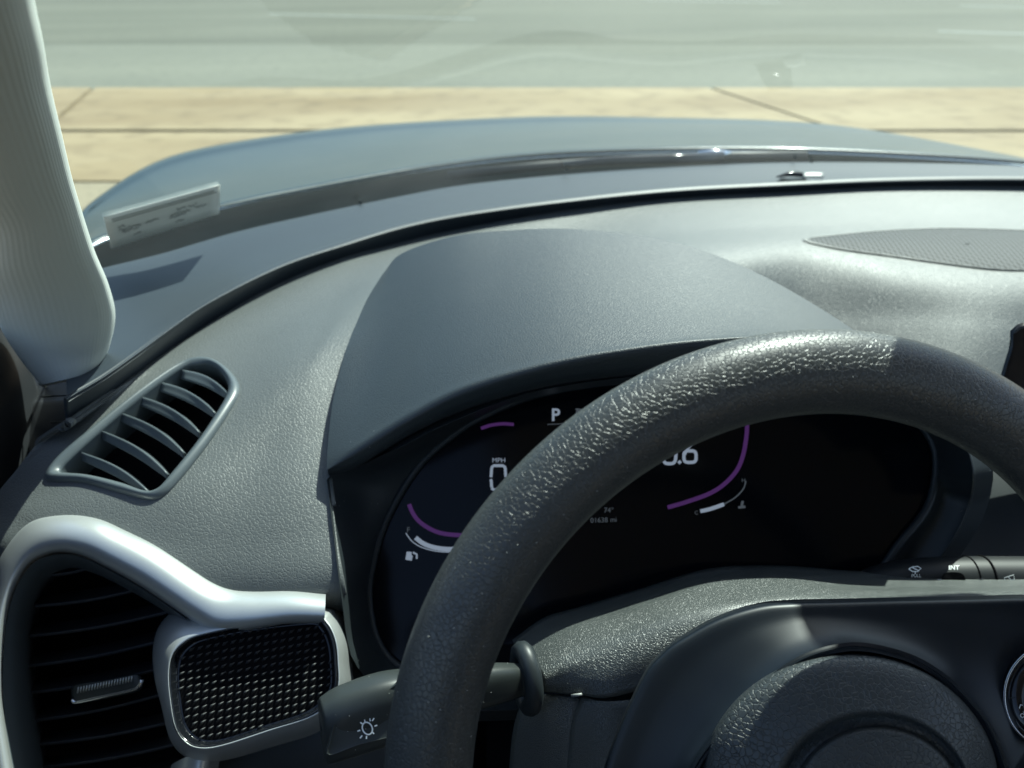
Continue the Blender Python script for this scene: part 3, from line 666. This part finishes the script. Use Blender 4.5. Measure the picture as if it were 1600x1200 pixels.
# door edge seen below the pillar
dr = thing('door_trim', P(60, 690, .62), 'dark upper door trim between pillar and dashboard', 'door trim')
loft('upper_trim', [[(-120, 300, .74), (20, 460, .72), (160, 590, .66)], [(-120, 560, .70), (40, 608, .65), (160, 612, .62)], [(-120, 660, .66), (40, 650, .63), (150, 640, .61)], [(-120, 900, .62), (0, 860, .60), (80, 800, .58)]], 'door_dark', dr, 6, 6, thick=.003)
for a, b in (((66, 620), (118, 617)), ((80, 660), (125, 659))):
    tube('trim_seam', [P(a[0], a[1], .612), P((a[0] + b[0]) / 2, (a[1] + b[1]) / 2 - .5, .606), P(b[0], b[1], .60)], .0009, 'stalk_plastic', dr, 6)

# ------------------------------------------------------------------ steering column cover and stalks
sc = thing('steering_column', P(1000, 1000, .47), 'charcoal grained steering column cover below the instrument cluster', 'steering column')
S0 = [(800, 1000, .51), (850, 965, .52), (900, 950, .525), (1000, 920, .53), (1110, 888, .535), (1225, 884, .535), (1330, 892, .535), (1450, 896, .535), (1570, 896, .535), (1700, 896, .535)]
S1 = [(826, 1028, .478), (862, 1003, .480), (897, 982, .483), (950, 962, .486), (1010, 940, .490), (1112, 908, .497), (1225, 902, .50), (1330, 913, .50), (1450, 917, .50), (1570, 916, .50), (1700, 914, .50)]
S2 = [(845, 1052, .462), (885, 1032, .460), (925, 1014, .460), (985, 985, .461), (1050, 957, .463), (1130, 934, .468), (1225, 922, .472), (1330, 925, .472), (1450, 926, .472), (1570, 925, .472), (1700, 922, .47)]
S3 = [(848, 1068, .459), (890, 1062, .456), (935, 1048, .453), (1000, 1020, .451), (1070, 985, .452), (1140, 958, .455), (1225, 945, .458), (1330, 945, .458), (1450, 945, .458), (1570, 945, .458), (1700, 942, .455)]
S4 = [(850, 1081, .460), (905, 1086, .455), (950, 1090, .450), (1020, 1070, .448), (1090, 1030, .448), (1150, 1000, .45), (1225, 985, .455), (1330, 980, .455), (1450, 980, .455), (1570, 980, .455), (1700, 980, .455)]
S0 = S0 + [(1800, 896, .535)]
loft('upper_cover', [S0, S1, S2, S3, S4], 'shroud_plastic', sc, 8, 6, thick=.003)
loft('lower_cover', [[(820, 1084, .478), (850, 1085, .463), (905, 1090, .458), (906, 1095, .464)], [(800, 1150, .475), (845, 1150, .46), (895, 1140, .455), (898, 1142, .462)], [(790, 1300, .475), (840, 1300, .46), (880, 1300, .452), (884, 1300, .462)]], 'shroud_plastic', sc, 5, 5, thick=.002)
loft('side_cover', [[(908, 1089, .457), (960, 1096, .450), (1100, 1080, .45)], [(890, 1145, .455), (960, 1160, .448), (1100, 1150, .45)], [(880, 1300, .452), (960, 1300, .446), (1100, 1300, .45)]], 'shroud_plastic', sc, 5, 5, thick=.002)
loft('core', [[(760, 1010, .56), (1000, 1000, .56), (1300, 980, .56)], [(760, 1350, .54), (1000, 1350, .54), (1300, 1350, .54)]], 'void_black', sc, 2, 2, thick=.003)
tube('seam_glint', [P(893, 1087, .4545), P(909, 1085, .452)], .0009, 'sensor_white', sc, 6)  # pale tube standing in for a white glint on the cover seam

def rsec(c, hh, dd, ax, n_=28, pw=3.2):     # rounded cross-section: hh along the image's vertical, dd along depth
    out = []
    for k in range(n_):
        a = 2 * math.pi * k / n_
        x = np.sign(math.cos(a)) * abs(math.cos(a)) ** (2 / pw); z = np.sign(math.sin(a)) * abs(math.sin(a)) ** (2 / pw)
        out.append(c + ax[0] * x * hh + ax[1] * z * dd)
    return out
lk = thing('light_stalk', P(560, 1120, .415), 'left steering stalk with a white lamp symbol poking out behind the wheel', 'stalk')
axis = [(503, 1142, .402), (512, 1139, .402), (540, 1127, .403), (600, 1107, .407), (660, 1092, .414), (720, 1078, .425), (780, 1067, .438), (815, 1062, .448)]
hh = [.0145, .0172, .0185, .0188, .0165, .0135, .0112, .0092]
d0 = P(780, 1067, .438) - P(512, 1139, .402); d0 /= np.linalg.norm(d0)
upx = UP - d0 * (UP @ d0); upx /= np.linalg.norm(upx); dpx = np.cross(d0, upx)
if dpx @ FWD > 0: dpx = -dpx
upx2 = upx * .985 + dpx * .17; upx2 /= np.linalg.norm(upx2); dpx2 = np.cross(d0, upx2); dpx2 *= np.sign(dpx2 @ -FWD)
rows = [rsec(P(*a) , h_ * f_, h_ * .62 * f_, (upx2, dpx2)) for a, h_, f_ in zip([axis[0]] + axis, [hh[0]] + hh, [.15] + [1] * 8)]
loft('lever', rows, 'stalk_plastic', lk, 2, 4, cu=True, px=False, cap=True)
stp = plane3((520, 1130, .3915), (600, 1105, .3965), (560, 1160, .3935))
def onst(x, y, h=0.0): return stp(x, y, h)
fc = [(526, 1112), (545, 1103), (600, 1080), (630, 1068), (640, 1140), (600, 1154), (560, 1164), (511, 1181), (513, 1160)]
fcl = resample(fc, 70); fcc = fcl.mean(0)
loft('face_panel', [[onst(*(fcc + (q - fcc) * k), h_) for q in fcl] for k, h_ in ((1.0, -.0045), (1.0, -.0005), (.985, .0006), (.95, .0010), (.9, .0008), (.5, .0006), (.02, .0006))], 'stalk_plastic', lk, 1, 2, cu=True, px=False)
def onface(x, y, h=0.0): return stp(x, y, .0012 + h)
ell = [(574 + 8.2 * math.cos(a) * math.cos(-.5) * 1.0 - 9.6 * math.sin(a) * math.sin(.35) * -1, 1136 + 9.2 * math.sin(a) + 2.2 * math.cos(a) * -1) for a in np.linspace(0, 2 * math.pi, 33)]
sym = [ell, [(570.5, 1127.5), (569.5, 1121), (577.5, 1119), (578.5, 1125)],
       [(563, 1126.5), (566, 1129)], [(581.5, 1124.5), (584.5, 1120)], [(585, 1132.5), (589.5, 1131)], [(581.5, 1141.5), (584.5, 1144.5)],
       [(572.8, 1147.5), (572.4, 1152.5)], [(566, 1147), (562.5, 1151.5)], [(563, 1138.8), (558.5, 1140.5)]]
strokes('lamp_symbol', sym, 2.3, onface, 'white_print', lk)
# collar where the stalk enters the column
cl = P(822, 1060, .452)
th = [cl + upx * .0165 * math.cos(a) + dpx * .011 * math.sin(a) for a in np.linspace(0, 2 * math.pi, 41)[:-1]]
tube('collar', th, .0056, 'satin_black', lk, 10, True)
fill('collar_back', np.array(th) + d0 * .004, 'void_black', lk)

wk = thing('wiper_stalk', P(1480, 905, .535), 'right steering stalk with white wiper symbols behind the column cover', 'stalk')
wax = [(1318, 922, .535, 6), (1330, 920, .535, 13), (1350, 914, .535, 22), (1385, 911, .535, 31), (1430, 907, .535, 34), (1500, 906, .535, 36), (1600, 906, .535, 36), (1750, 905, .535, 36)]
rows = []
for x, y, t, r in wax:
    c = P(x, y, t); rr = r * t / F
    rows.append([c + (UP * math.cos(a) + FWD * math.sin(a)) * rr for a in np.linspace(0, 2 * math.pi, 29)[:-1]])
mat('stalk_dark', (.010, .012, .013), .5, spec=.3)
loft('lever', rows, 'stalk_dark', wk, 1, 6, cu=True, px=False, cap=True)
def onw(x, y, h=0.0):
    xs = [q[0] for q in wax]; yc = np.interp(x, xs, [q[1] for q in wax]); r = np.interp(x, xs, [q[3] for q in wax])
    dy = min(abs(y - yc), r * .98); return P(x, y, .535 - (math.sqrt(r * r - dy * dy) * .535 / F) - .0008 - h)
tube('turn_ring', [P(1536, 906, .535) + (UP * math.cos(a) + FWD * math.sin(a)) * .0164 for a in np.linspace(0, 2 * math.pi, 33)[:-1]], .0007, 'void_black', wk, 6, True)
tube('turn_ring', [P(1512, 906, .535) + (UP * math.cos(a) + FWD * math.sin(a)) * .0163 for a in np.linspace(0, 2 * math.pi, 33)[:-1]], .0005, 'void_black', wk, 6, True)
strokes('wash_symbol', [[(1420, 889), (1425, 886), (1434, 885), (1439, 888), (1434, 893), (1426, 893), (1420, 889)], [(1430, 892), (1430, 897)], [(1426, 887), (1436, 892)]], 1.6, onw, 'white_print', wk)
text('wash_text', 'PULL', 1424, 902, 7, onw, 'white_print', wk, sx=1.0)
text('interval_text', 'INT', 1482, 890, 9.5, onw, 'white_print', wk, sx=1.1, bold=.01)
strokes('wiper_symbol', [arc(1401, 915, 11, 7, 195, 340), ([(1419, 907), (1420, 913)], 3)], 2, onw, 'white_print', wk)
text('mist_text', 'MIST', 1427, 914, 8, onw, 'glow_dim', wk)
strokes('level_mark', [([(1468, 905), (1468, 914)], 7)], 7, onw, 'white_print', wk)
strokes('rear_wiper_symbol', [[(1571, 909), (1569, 903), (1584, 898), (1585, 905), (1571, 909)], [(1575, 901), (1580, 906)]], 1.3, onw, 'white_print', wk)
text('speed_text', 'HI', 1529, 908, 7, onw, 'glow_dim', wk)
bx = [(1475, 896), (1503, 896), (1506, 912), (1473, 914)]
fill('dial_recess', np.array([onw(*q, .0004) for q in resample(bx, 24)]), 'void_black', wk)

# ------------------------------------------------------------------ steering wheel
def camv(v): return RIGHT * v[0] + UP * v[1] + FWD * v[2]
wc = ORIGIN + camv((.1346, -.1659, .3494)); a_, b_ = .17, -.0919
wn = camv((math.sin(a_), math.sin(b_) * math.cos(a_), -math.cos(b_) * math.cos(a_)))
e1 = np.cross(UP, wn); e1 /= np.linalg.norm(e1); e2 = np.cross(wn, e1)
wh = thing('steering_wheel', wc, 'black leather grained steering wheel with round airbag cover', 'steering wheel')
NU, NV = 260, 40; V = []
for i in range(NU):
    g = 2 * math.pi * i / NU; rad = math.cos(g) * e1 + math.sin(g) * e2; c = wc + rad * .172
    for j in range(NV):
        h = 2 * math.pi * j / NV
        V.append(c + (rad * math.cos(h) * .0184 + wn * math.sin(h) * .0165))
rim = meshobj('rim', V, grid_faces(NU, NV, True, True), 'leather', wh); bm_fix(rim)
# spoke panel round the airbag
T0 = [(935, 1300, .372), (945, 1200, .374), (1000, 1067, .380), (1037, 1019, .383), (1075, 992, .385), (1124, 966, .387), (1180, 948, .389), (1232, 942, .390), (1326, 940, .391), (1412, 938, .391), (1520, 936, .391), (1620, 934, .39), (1760, 940, .385)]
T2 = [(1065, 1300, .356), (1082, 1210, .356), (1120, 1152, .357), (1160, 1106, .358), (1202, 1066, .358), (1256, 1030, .358), (1312, 1013, .358), (1357, 1012, .358), (1414, 1026, .358), (1455, 1046, .358), (1497, 1080, .357), (1545, 1140, .356), (1580, 1230, .354)]
T3 = [(1072, 1300, .362), (1090, 1212, .362), (1128, 1155, .362), (1168, 1110, .362), (1208, 1071, .362), (1260, 1036, .362), (1314, 1019, .362), (1356, 1018, .362), (1411, 1031, .362), (1450, 1050, .362), (1490, 1084, .362), (1536, 1144, .362), (1570, 1230, .36)]
loft('spoke_panel', [off(T0, 0, -5, .03), off(T0, 0, -1, .008), T0, off(mix(T0, T2, .06), 0, 0, -.0025), mix(T0, T2, .35, .003), mix(T0, T2, .7, .006), mix(T0, T2, .92, .004), mix(T0, T2, .985, .0), T2, T3, off(T3, 4, 6, .03)], 'spoke_black', wh, 6, 5, thick=.002)
# airbag cover: dome with a ring groove
prof = [(1.0, .395), (1.0, .366), (.995, .360), (.975, .3545), (.92, .350), (.80, .345), (.70, .3415), (.665, .3405), (.645, .342), (.63, .3455), (.575, .3455), (.56, .342), (.54, .3395), (.50, .3385), (.35, .337), (.18, .336), (.01, .336)]
rows = []
for s, t in prof:
    k = (1 - s) / .4 if s > .6 else 1.0
    cx, cy = 1328 + 42 * min(1, k), 1234 + 22 * min(1, k); rx, ry = 236 * s, 214 * s
    rows.append([(cx + rx * math.cos(a), cy + ry * math.sin(a), t) for a in np.linspace(0, 2 * math.pi, 73)[:-1]])
loft('airbag_cover', rows, 'airbag_leather', wh, 2, 4, cu=True)
# button pod on the right spoke
bp = plane3((1570, 1085, .372), (1640, 1020, .374), (1640, 1150, .364))
def circ(r, h): return [bp(1642 + r * .98 * math.cos(a), 1088 + r * 1.04 * math.sin(a), h) for a in np.linspace(0, 2 * math.pi, 65)[:-1]]
loft('button_pod', [circ(80, -.01), circ(79, .0015), circ(76, .002), circ(72, .0), circ(66, .0), circ(63, .0012), circ(50, .002), circ(46, .001), circ(44, -.0005), circ(2, -.0005)], 'gloss_black', wh, 1, 2, cu=True, px=False)
tube('chrome_ring', circ(77, .0018), .0006, 'chrome', wh, 8, True)
def onb(x, y, h=0.0): return bp(x, y, .0026 + h)
text('button_text', 'OK', 1592.5, 1122, 10, onb, 'white_print', wh, rot=-.75, sx=.9)
strokes('button_mark', [[(1588, 1106), (1590, 1100), (1593, 1101)], [(1597, 1129), (1602, 1130)]], 1.3, onb, 'white_print', wh)
strokes('button_seam', [[(1570, 1090), (1582, 1089)]], 1.0, onb, 'stalk_plastic', wh)

# fine dust settled on the plastics
V, fs = [], []
dsurf = []
for nm in ('upper_pad', 'hood', 'upper_cover', 'lever', 'housing', 'rim'):
    for o in list(COL.objects):
        if o.type == 'MESH' and o.name.split('.')[0] == nm and o.parent and o.parent.name.split('.')[0] in ('dashboard', 'instrument_cluster', 'steering_column', 'light_stalk', 'steering_wheel'):
            dsurf.append(o)
allv, allf = [], []
for o in dsurf:
    b = len(allv); allv += [v.co.copy() for v in o.data.vertices]; allf += [[b + k for k in p.vertices] for p in o.data.polygons]
dtree = BVHTree.FromPolygons(allv, allf)
for _ in range(420):
    x, y = (rng.uniform(20, 1600), rng.uniform(330, 1200)) if rng.random() < .6 else (rng.uniform(490, 960), rng.uniform(640, 1190))
    hit = dtree.ray_cast(Vector(ORIGIN), Vector(ray(x, y)).normalized())
    if hit[0] is None: continue
    c, nn = np.array(hit[0]), np.array(hit[1])
    if nn @ (ORIGIN - c) < 0: nn = -nn
    a = np.cross(nn, RIGHT); a /= np.linalg.norm(a); b2 = np.cross(nn, a); r = rng.uniform(.00010, .00026); c = c + nn * .0002; b = len(V)
    V += [c + a * r, c + b2 * r * .7, c - a * r * .8, c - b2 * r, c + nn * r]; fs += [(b, b + 1, b + 4), (b + 1, b + 2, b + 4), (b + 2, b + 3, b + 4), (b + 3, b, b + 4)]
du = meshobj('dust', V, fs, 'paper', None, False, toward=ORIGIN); du['kind'] = 'stuff'; tag(du, 'pale dust specks scattered over the dashboard and wheel', 'dust')

# ------------------------------------------------------------------ rear-view mirror (above the frame; shades the wheel) and centre screen
rm = thing('rearview_mirror', (.465, .39, 1.43), 'black rear view mirror hanging from the top of the windscreen', 'mirror')
rows = [rsec(np.array([.492, .412 + d, 1.425]), s * .040, s * .135, (np.array([0, 0, 1.]), np.array([1., 0, 0])), 32, 4) for d, s in ((-.012, .96), (-.008, 1.0), (.008, 1.0), (.022, .85), (.030, .45))]
loft('housing', rows, 'satin_black', rm, 2, 3, cu=True, px=False, cap=True)
tube('stem', [(.492, .43, 1.435), (.5, .44, 1.455), (.5, .445, 1.465)], .010, 'satin_black', rm, 10)
rows = [rsec(np.array([.492, .3985, 1.425]), s * .037, s * .13, (np.array([0, 0, 1.]), np.array([1., 0, 0])), 32, 4) for s in (1.0, .02)]
loft('reflector', rows, 'mirror_glass', rm, 2, 1, cu=True, px=False)
box('shade_box', (.5, .50, 1.425), (.17, .11, .045), 'satin_black', rm, bevel=.012)  # unseen box added behind the mirror to shade the rim and hub
cs = thing('centre_screen', P(1640, 600, .60), 'black edge of the centre display at the right of the dashboard', 'display')
ctr = [(1592, 510), (1580, 545), (1564, 600), (1555, 660), (1560, 720), (1700, 740), (1800, 700), (1800, 500), (1700, 490)]
cl_ = resample(ctr, 60); cc = cl_.mean(0)
loft('housing', [[P(*q, t) for q in (cc + (cl_ - cc) * k)] for k, t in ((1.0, .68), (1.0, .60), (.985, .592), (.95, .59), (.02, .59))], 'gloss_black', cs, 1, 3, cu=True, px=False)
